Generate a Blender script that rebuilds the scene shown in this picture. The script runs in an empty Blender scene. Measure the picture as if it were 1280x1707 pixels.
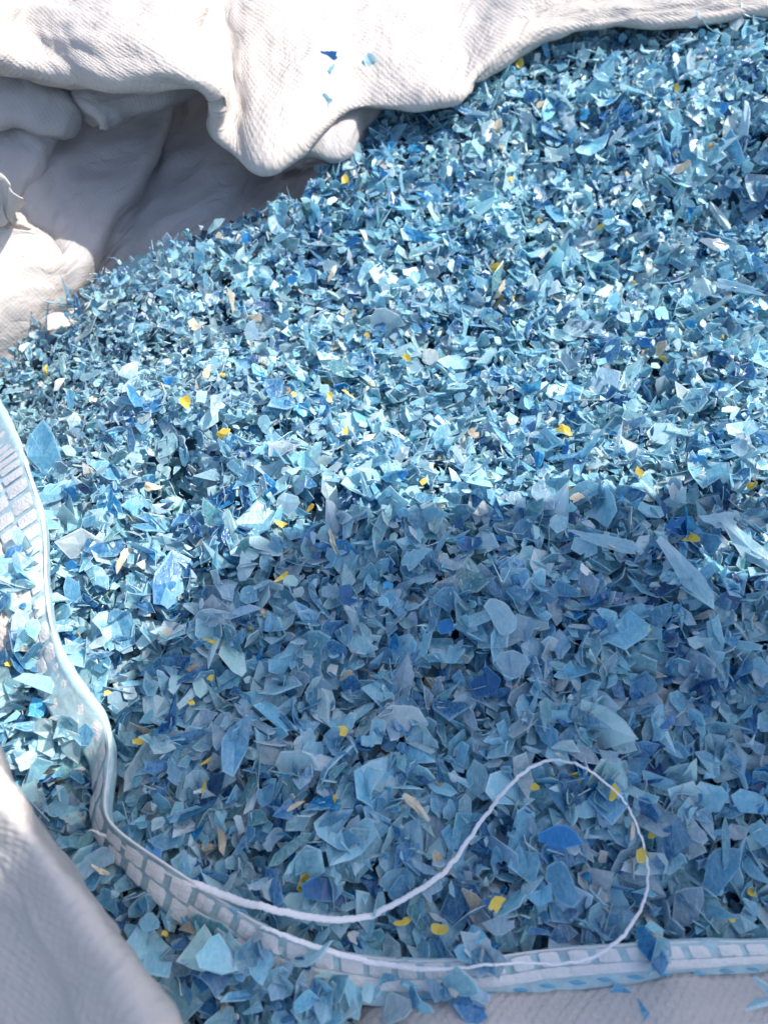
import bpy, math, random
import numpy as np
from mathutils import Vector
rng = np.random.default_rng(7)
random.seed(7)
sc = bpy.context.scene
C = bpy.context.collection

# ------------------------------------------------------------------ camera, world, sun, exposure
Z0 = 0.95                      # height of the heap's surface above the ground
PITCH = math.radians(50)
FPX = 1314.0                   # focal length in photograph pixels (1280 x 1707)
CAM = np.array([0.0, 0.0, Z0 + 0.33])
FWD = np.array([0, math.cos(PITCH), -math.sin(PITCH)])
DWN = np.array([0, -math.sin(PITCH), -math.cos(PITCH)])
cd = bpy.data.cameras.new('camera')
cam = bpy.data.objects.new('camera', cd); C.objects.link(cam)
cam.location = CAM
cam.rotation_euler = (math.pi/2 - PITCH, 0, 0)
cd.sensor_fit = 'VERTICAL'; cd.sensor_height = 36; cd.lens = 36*FPX/1707
cd.clip_start = 0.01; cd.clip_end = 200
cd.dof.use_dof = True; cd.dof.focus_distance = 0.41; cd.dof.aperture_fstop = 10.0
sc.camera = cam

SUN_EL, SUN_AZ = math.radians(53), math.radians(76)   # azimuth clockwise from straight ahead: high at the right, a little beyond the bag
to_sun = np.array([math.sin(SUN_AZ)*math.cos(SUN_EL), math.cos(SUN_AZ)*math.cos(SUN_EL), math.sin(SUN_EL)])
w = bpy.data.worlds.new('World'); sc.world = w; w.use_nodes = True
nt = w.node_tree
sky = nt.nodes.new('ShaderNodeTexSky'); sky.sky_type = 'NISHITA'; sky.sun_disc = False
sky.dust_density = 2.2; sky.air_density = 1.0; sky.ozone_density = 1.0; sky.sun_elevation = SUN_EL; sky.sun_rotation = math.atan2(to_sun[0], to_sun[1])
bg = nt.nodes['Background']; bg.inputs[1].default_value = 0.15
nt.links.new(sky.outputs[0], bg.inputs[0])
sd = bpy.data.lights.new('sun', 'SUN'); sd.energy = 3.7; sd.angle = math.radians(0.53); sd.color = (1, 0.91, 0.80)
sun = bpy.data.objects.new('sun', sd); C.objects.link(sun)
sun.rotation_euler = Vector(-to_sun).to_track_quat('-Z', 'Y').to_euler()
sun.location = (0, -2, 4)
sc.view_settings.view_transform = 'Standard'; sc.view_settings.look = 'None'
sc.view_settings.exposure = 0.9; sc.view_settings.gamma = 1
sc.render.engine = 'CYCLES'
sc.cycles.max_bounces = 8; sc.cycles.transparent_max_bounces = 12
sc.cycles.diffuse_bounces = 4; sc.cycles.glossy_bounces = 3; sc.cycles.transmission_bounces = 6

# ------------------------------------------------------------------ helpers
def ray(px, py):
    px = np.asarray(px, float); py = np.asarray(py, float)
    dx = (px-640)/FPX; dy = (py-853.5)/FPX
    return FWD + dx[..., None]*np.array([1., 0, 0]) + dy[..., None]*DWN
def P(px, py, t): return CAM + np.asarray(t, float)[..., None]*ray(px, py)

_tab = np.random.default_rng(3).random((8, 64, 64))
def vnoise(x, y, k=0):
    x = np.asarray(x, float); y = np.asarray(y, float)
    xi = np.floor(x).astype(int); yi = np.floor(y).astype(int)
    fx = x-xi; fy = y-yi; fx = fx*fx*(3-2*fx); fy = fy*fy*(3-2*fy)
    T = _tab[k % 8]
    a = T[xi % 64, yi % 64]; b = T[(xi+1) % 64, yi % 64]; c = T[xi % 64, (yi+1) % 64]; d = T[(xi+1) % 64, (yi+1) % 64]
    return (a*(1-fx)+b*fx)*(1-fy)+(c*(1-fx)+d*fx)*fy - 0.5
def smooth(a, b, x):
    t = np.clip((x-a)/(b-a), 0, 1); return t*t*(3-2*t)
_yk = np.array([-.3, -.1, .05, .15, .23, .275, .33, .38, .45, .55, .65, .85, 1.1])
_zk = np.array([-.10, -.05, -.03, -.006, .016, .024, .006, -.002, .012, .042, .072, .10, .10])
_yy = np.linspace(-.3, 1.1, 600); _zz = np.interp(_yy, _yk, _zk)
_zz = np.convolve(np.pad(_zz, 12, 'edge'), np.hanning(25)/np.hanning(25).sum(), 'valid')
DENTS = []                                    # hollows and mounds: x, y, radius x, radius y, height
def height(x, y):
    x = np.asarray(x, float); y = np.asarray(y, float)
    z = np.interp(y, _yy, _zz)
    z = z - 0.022*smooth(-.08, -.26, x)*smooth(.15, .3, y)*smooth(.62, .4, y) + .03*smooth(.12, .34, x)*smooth(.42, .62, y)
    z = z + .025*vnoise(x*11+3, y*11+9, 1) + .012*vnoise(x*27+1, y*27, 2) + .009*vnoise(x*62, y*62+5, 3) + .004*vnoise(x*130, y*130+5, 4)
    for (a, b, ra, rb, h) in DENTS:
        z = z + h*np.exp(-((x-a)/ra)**2-((y-b)/rb)**2)
    return z + Z0
_G = None
def bake():
    global _G
    xs = np.linspace(-.8, .9, 850); ys = np.linspace(-.35, 1.1, 725); X, Yy = np.meshgrid(xs, ys); _G = height(X, Yy)
def hfast(x, y):
    if _G is None: return height(x, y)
    u = np.clip((x+.8)/1.7*849, 0, 847.99); v = np.clip((y+.35)/1.45*724, 0, 722.99)
    i = u.astype(int); j = v.astype(int); u = u-i; v = v-j
    return (_G[j, i]*(1-u)+_G[j, i+1]*u)*(1-v)+(_G[j+1, i]*(1-u)+_G[j+1, i+1]*u)*v
def hit(px, py, up=0.0):
    """point above the heap's surface along a line of sight"""
    px = np.atleast_1d(np.asarray(px, float)); py = np.atleast_1d(np.asarray(py, float))
    r = ray(px, py); t = np.full(px.shape, 0.12)
    for _ in range(110):
        p = CAM + t[:, None]*r
        g = p[:, 2] - hfast(p[:, 0], p[:, 1]) - up
        t = t + np.clip(g*0.6, -0.004, .02)
    return CAM + t[:, None]*r, t
def dent(px, py, ra, rb, h):
    p, _ = hit(px, py); DENTS.append((p[0, 0], p[0, 1], ra, rb, h))
for d in [(290, 800, .024, .026, -.034), (440, 700, .03, .02, .006), (1200, 330, .05, .022, -.034), (1030, 440, .03, .02, -.02),
          (1090, 640, .014, .03, -.024), (930, 1010, .02, .02, -.008), (480, 1110, .02, .014, -.010), (700, 830, .06, .015, .008),
          (200, 700, .03, .02, .006), (1100, 1480, .03, .012, -.012), (560, 1170, .03, .02, -.008), (40, 660, .02, .02, -.016),
          (120, 900, .012, .02, -.008), (1240, 820, .03, .012, -.01)]:
    dent(*d)
bake()

def tagged(o, label=None, cat=None, group=None, kind=None):
    if label: o['label'] = label
    if cat: o['category'] = cat
    if group: o['group'] = group
    if kind: o['kind'] = kind
    return o
def link(name, me, mat=None, parent=None):
    o = bpy.data.objects.new(name, me); C.objects.link(o)
    if mat is not None:
        me.materials.clear(); me.materials.append(mat)
    if parent is not None: o.parent = parent
    return o
def mesh_np(name, verts, faces, smoothf=True):
    """faces: (n,k) array"""
    me = bpy.data.meshes.new(name)
    verts = np.ascontiguousarray(verts, np.float32); faces = np.ascontiguousarray(faces, np.int32)
    n, k = faces.shape
    me.vertices.add(len(verts)); me.vertices.foreach_set('co', verts.ravel())
    me.loops.add(n*k); me.loops.foreach_set('vertex_index', faces.ravel())
    me.polygons.add(n); me.polygons.foreach_set('loop_start', np.arange(0, n*k, k, dtype=np.int32))
    me.polygons.foreach_set('loop_total', np.full(n, k, np.int32))
    me.polygons.foreach_set('use_smooth', np.full(n, smoothf))
    me.update(calc_edges=True)
    return me
def crom(Pts, m):
    """Catmull-Rom upsample of axis 0"""
    Pts = np.asarray(Pts, float); n = len(Pts)
    ext = np.concatenate([2*Pts[:1]-Pts[1:2], Pts, 2*Pts[-1:]-Pts[-2:-1]])
    out = []
    for i in range(n-1):
        p0, p1, p2, p3 = ext[i], ext[i+1], ext[i+2], ext[i+3]
        for j in range(m):
            t = j/m
            out.append(.5*((2*p1)+(-p0+p2)*t+(2*p0-5*p1+4*p2-p3)*t*t+(-p0+3*p1-3*p2+p3)*t**3))
    out.append(Pts[-1])
    return np.array(out)
def grid_normals(G):
    du = np.gradient(G, axis=0); dv = np.gradient(G, axis=1)
    n = np.cross(du, dv); return n/(np.linalg.norm(n, axis=2, keepdims=True)+1e-9)
def cloth(name, grid, mat, parent, mu=14, mv=10, wr=0.0015, seed=0, thick=0.0009, world=False, fine=0.0004, post=None):
    """grid[row][col] = (px, py, depth) control points, or world points; upsampled, wrinkled and given thickness"""
    g = np.array(grid, float)
    if not world: g = P(g[..., 0], g[..., 1], g[..., 2])
    G = crom(g, mv)                                     # rows
    G = np.swapaxes(crom(np.swapaxes(G, 0, 1), mu), 0, 1)
    R, K, _ = G.shape
    du = np.linalg.norm(np.diff(G, axis=1), axis=2).mean(0); dv = np.linalg.norm(np.diff(G, axis=0), axis=2).mean(1)
    U = np.concatenate([[0], np.cumsum(du)]); V = np.concatenate([[0], np.cumsum(dv)])
    UU, VV = np.meshgrid(U, V)
    N = grid_normals(G)
    s = seed*7.3
    d = wr*2*vnoise(UU*24+s, VV*18+s, seed)+wr*1.3*vnoise(UU*60+VV*40+s, VV*50-UU*20, seed+1)+fine*2*vnoise(UU*170+s, VV*150, seed+2)
    # creases
    rid = lambda a, b, k_: .5-np.abs(vnoise(a, b, k_))*2
    d = d + wr*2.4*rid(UU*13+VV*6+s, VV*11-UU*5, seed+4)+wr*1.2*rid(UU*34-VV*12, VV*28+s, seed+5)+wr*.5*rid(UU*90, VV*80+s, seed+6)
    d = d + wr*1.6*np.abs(vnoise(UU*30-VV*22+s, VV*12+UU*9, seed+3))
    G = G + N*d[..., None]
    if post is not None: G = post(G, N, UU, VV)
    idx = np.arange(R*K).reshape(R, K)
    F = np.stack([idx[:-1, :-1], idx[:-1, 1:], idx[1:, 1:], idx[1:, :-1]], -1).reshape(-1, 4)
    me = mesh_np(name, G.reshape(-1, 3), F)
    uv = me.uv_layers.new(name='UVMap')
    uvs = np.stack([UU, VV], -1).reshape(-1, 2)[F.ravel()]
    uv.data.foreach_set('uv', uvs.astype(np.float32).ravel())
    o = link(name, me, mat, parent)
    if thick:
        m = o.modifiers.new('thickness', 'SOLIDIFY'); m.thickness = thick; m.offset = 0
    return o, G

# ------------------------------------------------------------------ materials
def new_mat(name):
    m = bpy.data.materials.new(name); m.use_nodes = True
    for n in list(m.node_tree.nodes): m.node_tree.nodes.remove(n)
    return m, m.node_tree
def N_(nt, t, **kw):
    n = nt.nodes.new(t)
    for k, v in kw.items(): setattr(n, k, v)
    return n
def fabric_mat(name, col=(.57, .54, .52), weave=0.0022, bump=.6, trans=.22, dirt=.12):
    m, nt = new_mat(name); L = nt.links.new
    out = N_(nt, 'ShaderNodeOutputMaterial'); tc = N_(nt, 'ShaderNodeTexCoord')
    sep = N_(nt, 'ShaderNodeSeparateXYZ'); L(tc.outputs['UV'], sep.inputs[0])
    def math_(op, a, b=None, v=None):
        n = N_(nt, 'ShaderNodeMath', operation=op)
        for i, q in enumerate((a, b)):
            if q is None: continue
            if isinstance(q, (int, float)): n.inputs[i].default_value = q
            else: L(q, n.inputs[i])
        return n.outputs[0]
    k = math.pi/weave
    # slight wandering of the tapes
    nz = N_(nt, 'ShaderNodeTexNoise'); nz.inputs['Scale'].default_value = 60; L(tc.outputs['UV'], nz.inputs['Vector'])
    wob = math_('MULTIPLY', nz.outputs[0], weave*1.2)
    u = math_('MULTIPLY', math_('ADD', sep.outputs[0], wob), k); v = math_('MULTIPLY', math_('ADD', sep.outputs[1], wob), k)
    su = math_('SINE', u); sv = math_('SINE', v)
    h = math_('MULTIPLY', su, sv)                       # plain weave: over and under
    au = math_('ABSOLUTE', su); av = math_('ABSOLUTE', sv)
    gap = math_('POWER', math_('MINIMUM', au, av), 0.35)  # grooves between the tapes
    hh = math_('ADD', math_('MULTIPLY', h, .6), math_('MULTIPLY', gap, .5))
    n2 = N_(nt, 'ShaderNodeTexNoise'); n2.inputs['Scale'].default_value = 900; n2.inputs['Detail'].default_value = 3
    L(tc.outputs['UV'], n2.inputs['Vector'])
    hh = math_('ADD', hh, math_('MULTIPLY', n2.outputs[0], .5))
    bp = N_(nt, 'ShaderNodeBump'); bp.inputs['Strength'].default_value = bump; bp.inputs['Distance'].default_value = .0005
    L(hh, bp.inputs['Height'])
    # crinkles of the stiff sheet
    nv = N_(nt, 'ShaderNodeTexNoise'); nv.inputs['Scale'].default_value = 34; nv.inputs['Detail'].default_value = 4; nv.inputs['Roughness'].default_value = .55; nv.inputs['Distortion'].default_value = .6
    L(tc.outputs['UV'], nv.inputs['Vector'])
    rg_ = math_('ABSOLUTE', math_('SUBTRACT', nv.outputs[0], .5))
    bp2 = N_(nt, 'ShaderNodeBump'); bp2.inputs['Strength'].default_value = .8; bp2.inputs['Distance'].default_value = .0065
    L(math_('MINIMUM', rg_, .12), bp2.inputs['Height']); L(bp2.outputs[0], bp.inputs['Normal'])
    # stains
    n3 = N_(nt, 'ShaderNodeTexNoise'); n3.inputs['Scale'].default_value = 14; n3.inputs['Detail'].default_value = 8; n3.inputs['Roughness'].default_value = .65
    L(tc.outputs['UV'], n3.inputs['Vector'])
    rp = N_(nt, 'ShaderNodeMapRange'); rp.inputs[1].default_value = .45; rp.inputs[2].default_value = .75; rp.inputs[3].default_value = 0; rp.inputs[4].default_value = dirt
    L(n3.outputs[0], rp.inputs[0])
    mx = N_(nt, 'ShaderNodeMix', data_type='RGBA'); mx.inputs['A'].default_value = (*col, 1); mx.inputs['B'].default_value = (.42, .43, .42, 1)
    L(rp.outputs[0], mx.inputs['Factor'])
    pr = N_(nt, 'ShaderNodeBsdfPrincipled'); pr.inputs['Roughness'].default_value = .5; pr.inputs['Specular IOR Level'].default_value = .35
    L(mx.outputs['Result'], pr.inputs['Base Color']); L(bp.outputs[0], pr.inputs['Normal'])
    tr = N_(nt, 'ShaderNodeBsdfTranslucent'); L(mx.outputs['Result'], tr.inputs[0]); L(bp.outputs[0], tr.inputs['Normal'])
    ms = N_(nt, 'ShaderNodeMixShader'); ms.inputs[0].default_value = trans
    L(pr.outputs[0], ms.inputs[1]); L(tr.outputs[0], ms.inputs[2]); L(ms.outputs[0], out.inputs[0])
    return m
def flake_mat(name, col=None, trans=.30, clear=.32, rough=.2, frost=.72, body=1.3):
    """thin plastic chip: frosted, scratched, part of the light goes through"""
    m, nt = new_mat(name); L = nt.links.new
    out = N_(nt, 'ShaderNodeOutputMaterial'); geo = N_(nt, 'ShaderNodeNewGeometry')
    if col is None:
        at = N_(nt, 'ShaderNodeAttribute'); at.attribute_name = 'tint'; base = at.outputs['Color']
    else:
        rgb = N_(nt, 'ShaderNodeRGB'); rgb.outputs[0].default_value = (*col, 1); base = rgb.outputs[0]
    rim = N_(nt, 'ShaderNodeAttribute'); rim.attribute_name = 'rim'
    tc = N_(nt, 'ShaderNodeTexCoord')
    n1 = N_(nt, 'ShaderNodeTexNoise'); n1.inputs['Scale'].default_value = 420; n1.inputs['Detail'].default_value = 6; n1.inputs['Roughness'].default_value = .7
    L(geo.outputs['Position'], n1.inputs['Vector'])
    mp = N_(nt, 'ShaderNodeMapping'); mp.inputs['Scale'].default_value = (1, .18, .5); mp.inputs['Rotation'].default_value = (.4, .7, .9); L(geo.outputs['Position'], mp.inputs[0])
    n2 = N_(nt, 'ShaderNodeTexNoise'); n2.inputs['Scale'].default_value = 900; n2.inputs['Detail'].default_value = 5; n2.inputs['Distortion'].default_value = 1.0; L(mp.outputs[0], n2.inputs['Vector'])
    av = N_(nt, 'ShaderNodeMath', operation='MAXIMUM'); L(n1.outputs[0], av.inputs[0]); L(n2.outputs[0], av.inputs[1])
    r1 = N_(nt, 'ShaderNodeMapRange'); r1.inputs[1].default_value = .46; r1.inputs[2].default_value = .72; r1.inputs[4].default_value = frost
    L(av.outputs[0], r1.inputs[0])
    ad = N_(nt, 'ShaderNodeMath', operation='MULTIPLY_ADD'); ad.inputs[1].default_value = .75; ad.use_clamp = True
    L(rim.outputs['Fac'], ad.inputs[0]); L(r1.outputs[0], ad.inputs[2])
    mx = N_(nt, 'ShaderNodeMix', data_type='RGBA'); L(ad.outputs[0], mx.inputs['Factor'])
    bd = N_(nt, 'ShaderNodeGamma'); bd.inputs[1].default_value = body; L(base, bd.inputs[0]); L(bd.outputs[0], mx.inputs['A'])
    # scratched and broken plastic is a lighter version of the chip's own colour
    wh = N_(nt, 'ShaderNodeGamma'); wh.inputs[1].default_value = .42; L(base, wh.inputs[0]); L(wh.outputs[0], mx.inputs['B'])
    bp = N_(nt, 'ShaderNodeBump'); bp.inputs['Strength'].default_value = .5; bp.inputs['Distance'].default_value = .0007; L(av.outputs[0], bp.inputs['Height'])
    pr = N_(nt, 'ShaderNodeBsdfPrincipled'); pr.inputs['Roughness'].default_value = rough; pr.inputs['Specular IOR Level'].default_value = .8
    L(mx.outputs['Result'], pr.inputs['Base Color']); L(bp.outputs[0], pr.inputs['Normal'])
    tr = N_(nt, 'ShaderNodeBsdfTranslucent'); L(mx.outputs['Result'], tr.inputs[0])
    tp = N_(nt, 'ShaderNodeBsdfTransparent')
    tin = N_(nt, 'ShaderNodeMix', data_type='RGBA'); tin.inputs['Factor'].default_value = .4; L(base, tin.inputs['A']); tin.inputs['B'].default_value = (1, 1, 1, 1)
    L(tin.outputs['Result'], tp.inputs[0])
    a = N_(nt, 'ShaderNodeMixShader'); a.inputs[0].default_value = trans; L(pr.outputs[0], a.inputs[1]); L(tr.outputs[0], a.inputs[2])
    b = N_(nt, 'ShaderNodeMixShader'); b.inputs[0].default_value = clear; L(a.outputs[0], b.inputs[1]); L(tp.outputs[0], b.inputs[2])
    L(b.outputs[0], out.inputs[0])
    return m
def plain_mat(name, col, rough=.6, scale=40, var=.25, bump=.3, trans=0):
    m, nt = new_mat(name); L = nt.links.new
    out = N_(nt, 'ShaderNodeOutputMaterial'); geo = N_(nt, 'ShaderNodeNewGeometry')
    n1 = N_(nt, 'ShaderNodeTexNoise'); n1.inputs['Scale'].default_value = scale; n1.inputs['Detail'].default_value = 6
    L(geo.outputs['Position'], n1.inputs['Vector'])
    mx = N_(nt, 'ShaderNodeMix', data_type='RGBA'); L(n1.outputs[0], mx.inputs['Factor'])
    mx.inputs['A'].default_value = (*[c*(1-var) for c in col], 1); mx.inputs['B'].default_value = (*[min(1, c*(1+var)) for c in col], 1)
    bp = N_(nt, 'ShaderNodeBump'); bp.inputs['Strength'].default_value = bump; bp.inputs['Distance'].default_value = .0008; L(n1.outputs[0], bp.inputs['Height'])
    pr = N_(nt, 'ShaderNodeBsdfPrincipled'); pr.inputs['Roughness'].default_value = rough
    L(mx.outputs['Result'], pr.inputs['Base Color']); L(bp.outputs[0], pr.inputs['Normal'])
    if trans:
        tr = N_(nt, 'ShaderNodeBsdfTranslucent'); L(mx.outputs['Result'], tr.inputs[0])
        ms = N_(nt, 'ShaderNodeMixShader'); ms.inputs[0].default_value = trans; L(pr.outputs[0], ms.inputs[1]); L(tr.outputs[0], ms.inputs[2]); L(ms.outputs[0], out.inputs[0])
    else: L(pr.outputs[0], out.inputs[0])
    return m
M_fab = fabric_mat('woven_white')
M_fab2 = fabric_mat('woven_white_shaded', col=(.50, .49, .505), weave=.0015, bump=.25, dirt=.2)  # same cloth as woven_white, its colour darkened as shade on the inner folds
M_smooth = fabric_mat('woven_white_smooth', col=(.60, .57, .555), weave=.0016, bump=.2)
M_blue = plain_mat('hem_blue_yarn', (.45, .64, .70), .55, 300, .3, .5, .25)
M_dblue = plain_mat('stitch_blue', (.10, .38, .58), .5, 300, .2, .5, .1)
M_pad = plain_mat('hem_white_yarn', (.84, .83, .83), .5, 700, .08, .8, .3)
M_thread = plain_mat('thread_white', (.82, .82, .85), .45, 900, .08, .5, .15)
M_core = plain_mat('gap_shade_flakes', (.03, .09, .15), .8, 90, .5, 1)  # dark tone painted as the shade in the gaps between flakes
M_ground = plain_mat('concrete', (.33, .31, .29), .9, 8, .2, .5)
M_flakes = flake_mat('pale_blue_plastic')

# ------------------------------------------------------------------ ground
s = 6
tagged(link('ground', mesh_np('ground', [(-s, -s, 0), (s, -s, 0), (s, s, 0), (-s, s, 0)], [(0, 1, 2, 3)]), M_ground), kind='structure')

# ------------------------------------------------------------------ the bag
bag = bpy.data.objects.new('bulk_bag', None); C.objects.link(bag)
tagged(bag, 'open white woven bulk bag full of shredded blue plastic, its mouth folded down', 'bag')

# far flap that hangs in over the heap (rows from above the frame down to its turned edge)
flap = [
 # px, py, depth     columns left to right
 [(-160,-170,.60),(-20,-170,.60),(110,-170,.62),(230,-170,.62),(330,-170,.62),(400,-170,.64),(450,-170,.60),(520,-170,.60),(600,-170,.60),(680,-170,.60),(760,-170,.62),(850,-170,.60),(980,-170,.60),(1150,-170,.62),(1400,-170,.62)],
 [(-160,-90,.53),(-20,-90,.54),(100,-80,.56),(225,-80,.555),(320,-80,.56),(380,-70,.585),(445,-70,.56),(520,-70,.555),(600,-70,.56),(690,-75,.57),(780,-75,.59),(870,-80,.565),(990,-90,.57),(1150,-100,.60),(1400,-110,.61)],
 [(-160,-20,.50),(-20,-10,.50),(70,0,.53),(205,0,.50),(315,0,.51),(360,10,.545),(425,15,.525),(510,15,.515),(600,10,.52),(700,5,.53),(790,-5,.56),(880,-10,.535),(1000,-20,.555),(1160,-40,.59),(1400,-60,.60)],
 [(-160,40,.47),(-20,45,.475),(45,40,.505),(170,50,.475),(310,60,.485),(372,75,.525),(425,90,.505),(500,85,.49),(590,80,.49),(700,70,.495),(775,60,.525),(850,40,.52),(970,10,.54),(1150,0,.575),(1400,-30,.59)],
 [(-160,80,.465),(-20,85,.465),(75,92,.485),(185,105,.47),(330,125,.465),(385,150,.505),(430,180,.475),(500,155,.47),(580,140,.475),(690,135,.475),(765,125,.50),(830,85,.51),(960,32,.535),(1140,24,.57),(1400,-15,.585)],
 [(-160,104,.475),(-20,108,.475),(95,124,.482),(215,140,.475),(345,147,.468),(374,215,.492),(436,268,.462),(505,222,.46),(575,182,.472),(690,172,.474),(764,156,.492),(805,118,.51),(955,49,.535),(1130,38,.57),(1400,-4,.585)],
 [(-160,110,.49),(-20,114,.49),(100,132,.495),(225,146,.488),(356,150,.480),(362,222,.50),(437,281,.470),(515,236,.47),(582,186,.482),(690,177,.485),(766,160,.50),(808,120,.52),(958,50,.545),(1130,40,.58),(1400,-2,.595)],
 [(-160,100,.53),(-20,104,.53),(100,122,.53),(225,136,.525),(350,140,.52),(372,200,.53),(437,262,.50),(515,220,.50),(582,172,.51),(690,165,.515),(760,150,.53),(805,110,.55),(955,40,.575),(1130,30,.60),(1400,-10,.61)],
]
for row in flap:
    for i, (px, py, t) in enumerate(row):
        row[i] = (px, py, t+float(np.interp(px, [0, 300, 380, 437, 582, 700, 766, 955, 1130, 1400], [.04, .04, .06, .075, .10, .10, .085, .07, .03, -.005])))
_, FG = cloth('flap', flap, M_fab, bag, mu=16, mv=12, wr=.0022, seed=1)
# inner layer of the flap that shows at its corner
cl, _ = cloth('flap_lining', [
 [(470,120,0.590),(520,130,0.590),(560,135,0.595),(598,140,0.600),(640,150,0.610)],
 [(470,180,0.582),(520,185,0.580),(560,180,0.585),(600,175,0.592),(640,180,0.620)],
 [(462,240,0.580),(512,235,0.572),(552,228,0.574),(588,222,0.582),(610,215,0.610)],
 [(452,262,0.580),(505,252,0.572),(552,262,0.574),(582,250,0.582),(600,235,0.610)],
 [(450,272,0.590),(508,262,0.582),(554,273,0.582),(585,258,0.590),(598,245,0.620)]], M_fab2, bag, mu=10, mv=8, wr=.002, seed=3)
# shaded inner wall behind the heap
wall = [
 [(-200,-60,0.720),(-60,-60,0.740),(60,-60,0.720),(140,-60,0.720),(230,-60,0.700),(300,-60,0.740),(400,-60,0.750),(520,-60,0.823),(700,-60,0.883),(900,-60,0.880),(1400,-120,0.880)],
 [(-200,60,0.620),(-60,60,0.640),(60,60,0.640),(150,60,0.650),(250,60,0.660),(310,60,0.690),(400,60,0.700),(520,60,0.773),(700,40,0.833),(900,0,0.840),(1400,-100,0.840)],
 [(-200,170,0.600),(-60,180,0.600),(60,180,0.610),(150,180,0.620),(272,180,0.640),(292,185,0.665),(400,170,0.660),(520,170,0.733),(700,100,0.793),(900,40,0.800),(1400,-70,0.820)],
 [(-200,290,0.570),(-60,290,0.570),(50,290,0.580),(130,290,0.600),(235,275,0.615),(262,285,0.640),(390,270,0.630),(520,250,0.703),(700,170,0.773),(900,90,0.780),(1400,-50,0.810)],
 [(-200,400,0.580),(-60,400,0.580),(40,400,0.580),(110,395,0.580),(165,390,0.590),(205,400,0.615),(370,340,0.610),(520,310,0.683),(700,220,0.753),(900,130,0.770),(1400,-20,0.800)],
 [(-200,490,0.610),(-60,490,0.610),(30,490,0.610),(80,480,0.580),(118,475,0.580),(160,490,0.610),(330,420,0.595),(500,370,0.600),(700,260,0.743),(900,170,0.760),(1400,10,0.790)],
 [(-200,600,0.610),(-60,600,0.610),(20,600,0.610),(70,590,0.610),(110,580,0.610),(150,570,0.610),(310,500,0.610),(500,430,0.600),(700,320,0.743),(900,220,0.760),(1400,60,0.790)],
 [(-200,720,0.610),(-60,720,0.610),(20,720,0.610),(70,700,0.610),(110,690,0.610),(150,680,0.610),(310,600,0.610),(500,520,0.610),(700,400,0.753),(900,300,0.770),(1400,140,0.800)],
]
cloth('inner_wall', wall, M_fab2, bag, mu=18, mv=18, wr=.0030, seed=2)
# bulging side wall that catches the sun at the left
cloth('side_wall', [
 [(-200,250,.48),(-90,265,.485),(-20,275,.49),(20,300,.50),(38,328,.51),(30,335,.55)],
 [(-200,330,.50),(-90,340,.505),(-20,350,.51),(0,360,.52),(12,370,.54),(20,360,.57)],
 [(-200,380,.52),(-90,375,.525),(-20,372,.53),(50,385,.55),(82,410,.57),(84,415,.60)],
 [(-200,440,.515),(-90,435,.52),(-20,430,.53),(55,430,.55),(102,445,.575),(106,450,.62)],
 [(-200,510,.51),(-90,510,.52),(-20,500,.53),(50,490,.55),(108,490,.58),(112,490,.62)],
 [(-200,580,.52),(-90,575,.53),(-20,565,.54),(40,560,.56),(100,550,.585),(104,550,.62)],
 [(-200,660,.56),(-90,660,.56),(-20,650,.57),(40,640,.58),(95,620,.60),(100,620,.63)]], M_smooth, bag, mu=14, mv=14, wr=.0026, seed=4)
# rolled folds under the flap at the left
cloth('side_fold', [
 [(-160,95,0.565),(-40,95,0.565),(30,95,0.565),(90,100,0.570),(140,115,0.580),(200,120,0.595)],
 [(-160,130,0.552),(-40,130,0.552),(30,128,0.555),(85,135,0.560),(118,150,0.573),(125,150,0.595)],
 [(-160,170,0.548),(-40,170,0.548),(30,165,0.550),(85,170,0.558),(122,180,0.570),(130,180,0.595)],
 [(-160,205,0.552),(-40,208,0.552),(20,200,0.555),(70,210,0.560),(112,215,0.573),(120,215,0.595)],
 [(-160,222,0.565),(-40,225,0.565),(10,190,0.570),(55,218,0.568),(88,225,0.580),(90,225,0.600)],
 [(-160,260,0.560),(-40,262,0.560),(10,230,0.565),(60,245,0.570),(76,260,0.580),(80,260,0.600)],
 [(-160,300,0.560),(-40,300,0.560),(10,300,0.565),(40,300,0.570),(62,300,0.580),(66,300,0.600)],
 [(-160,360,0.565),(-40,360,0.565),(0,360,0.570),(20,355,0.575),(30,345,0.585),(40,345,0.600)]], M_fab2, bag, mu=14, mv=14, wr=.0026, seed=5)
# pointed fold hanging from under the flap
cloth('hanging_fold', [
 [(110,110,0.570),(160,110,0.560),(240,120,0.575),(300,125,0.590),(340,130,0.610)],
 [(105,150,0.575),(145,150,0.560),(215,160,0.575),(290,160,0.590),(330,155,0.615)],
 [(120,175,0.585),(155,190,0.565),(190,190,0.575),(245,175,0.600),(290,165,0.625)],
 [(160,205,0.590),(172,208,0.575),(180,210,0.580),(215,190,0.610),(260,180,0.630)]], M_fab2, bag, mu=14, mv=14, wr=.0026, seed=6)
# sunlit cloth edge where the wall meets the heap
cloth('edge_fold', [
 [(85,520,0.550),(110,514,0.560),(140,508,0.570),(165,490,0.580),(186,486,0.590)],
 [(80,525,0.545),(112,520,0.555),(142,510,0.565),(168,500,0.575),(190,492,0.590)],
 [(80,550,0.540),(112,545,0.550),(142,535,0.560),(170,525,0.575),(192,515,0.590)]], M_fab, bag, mu=8, mv=8, wr=.001, seed=7)

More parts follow.
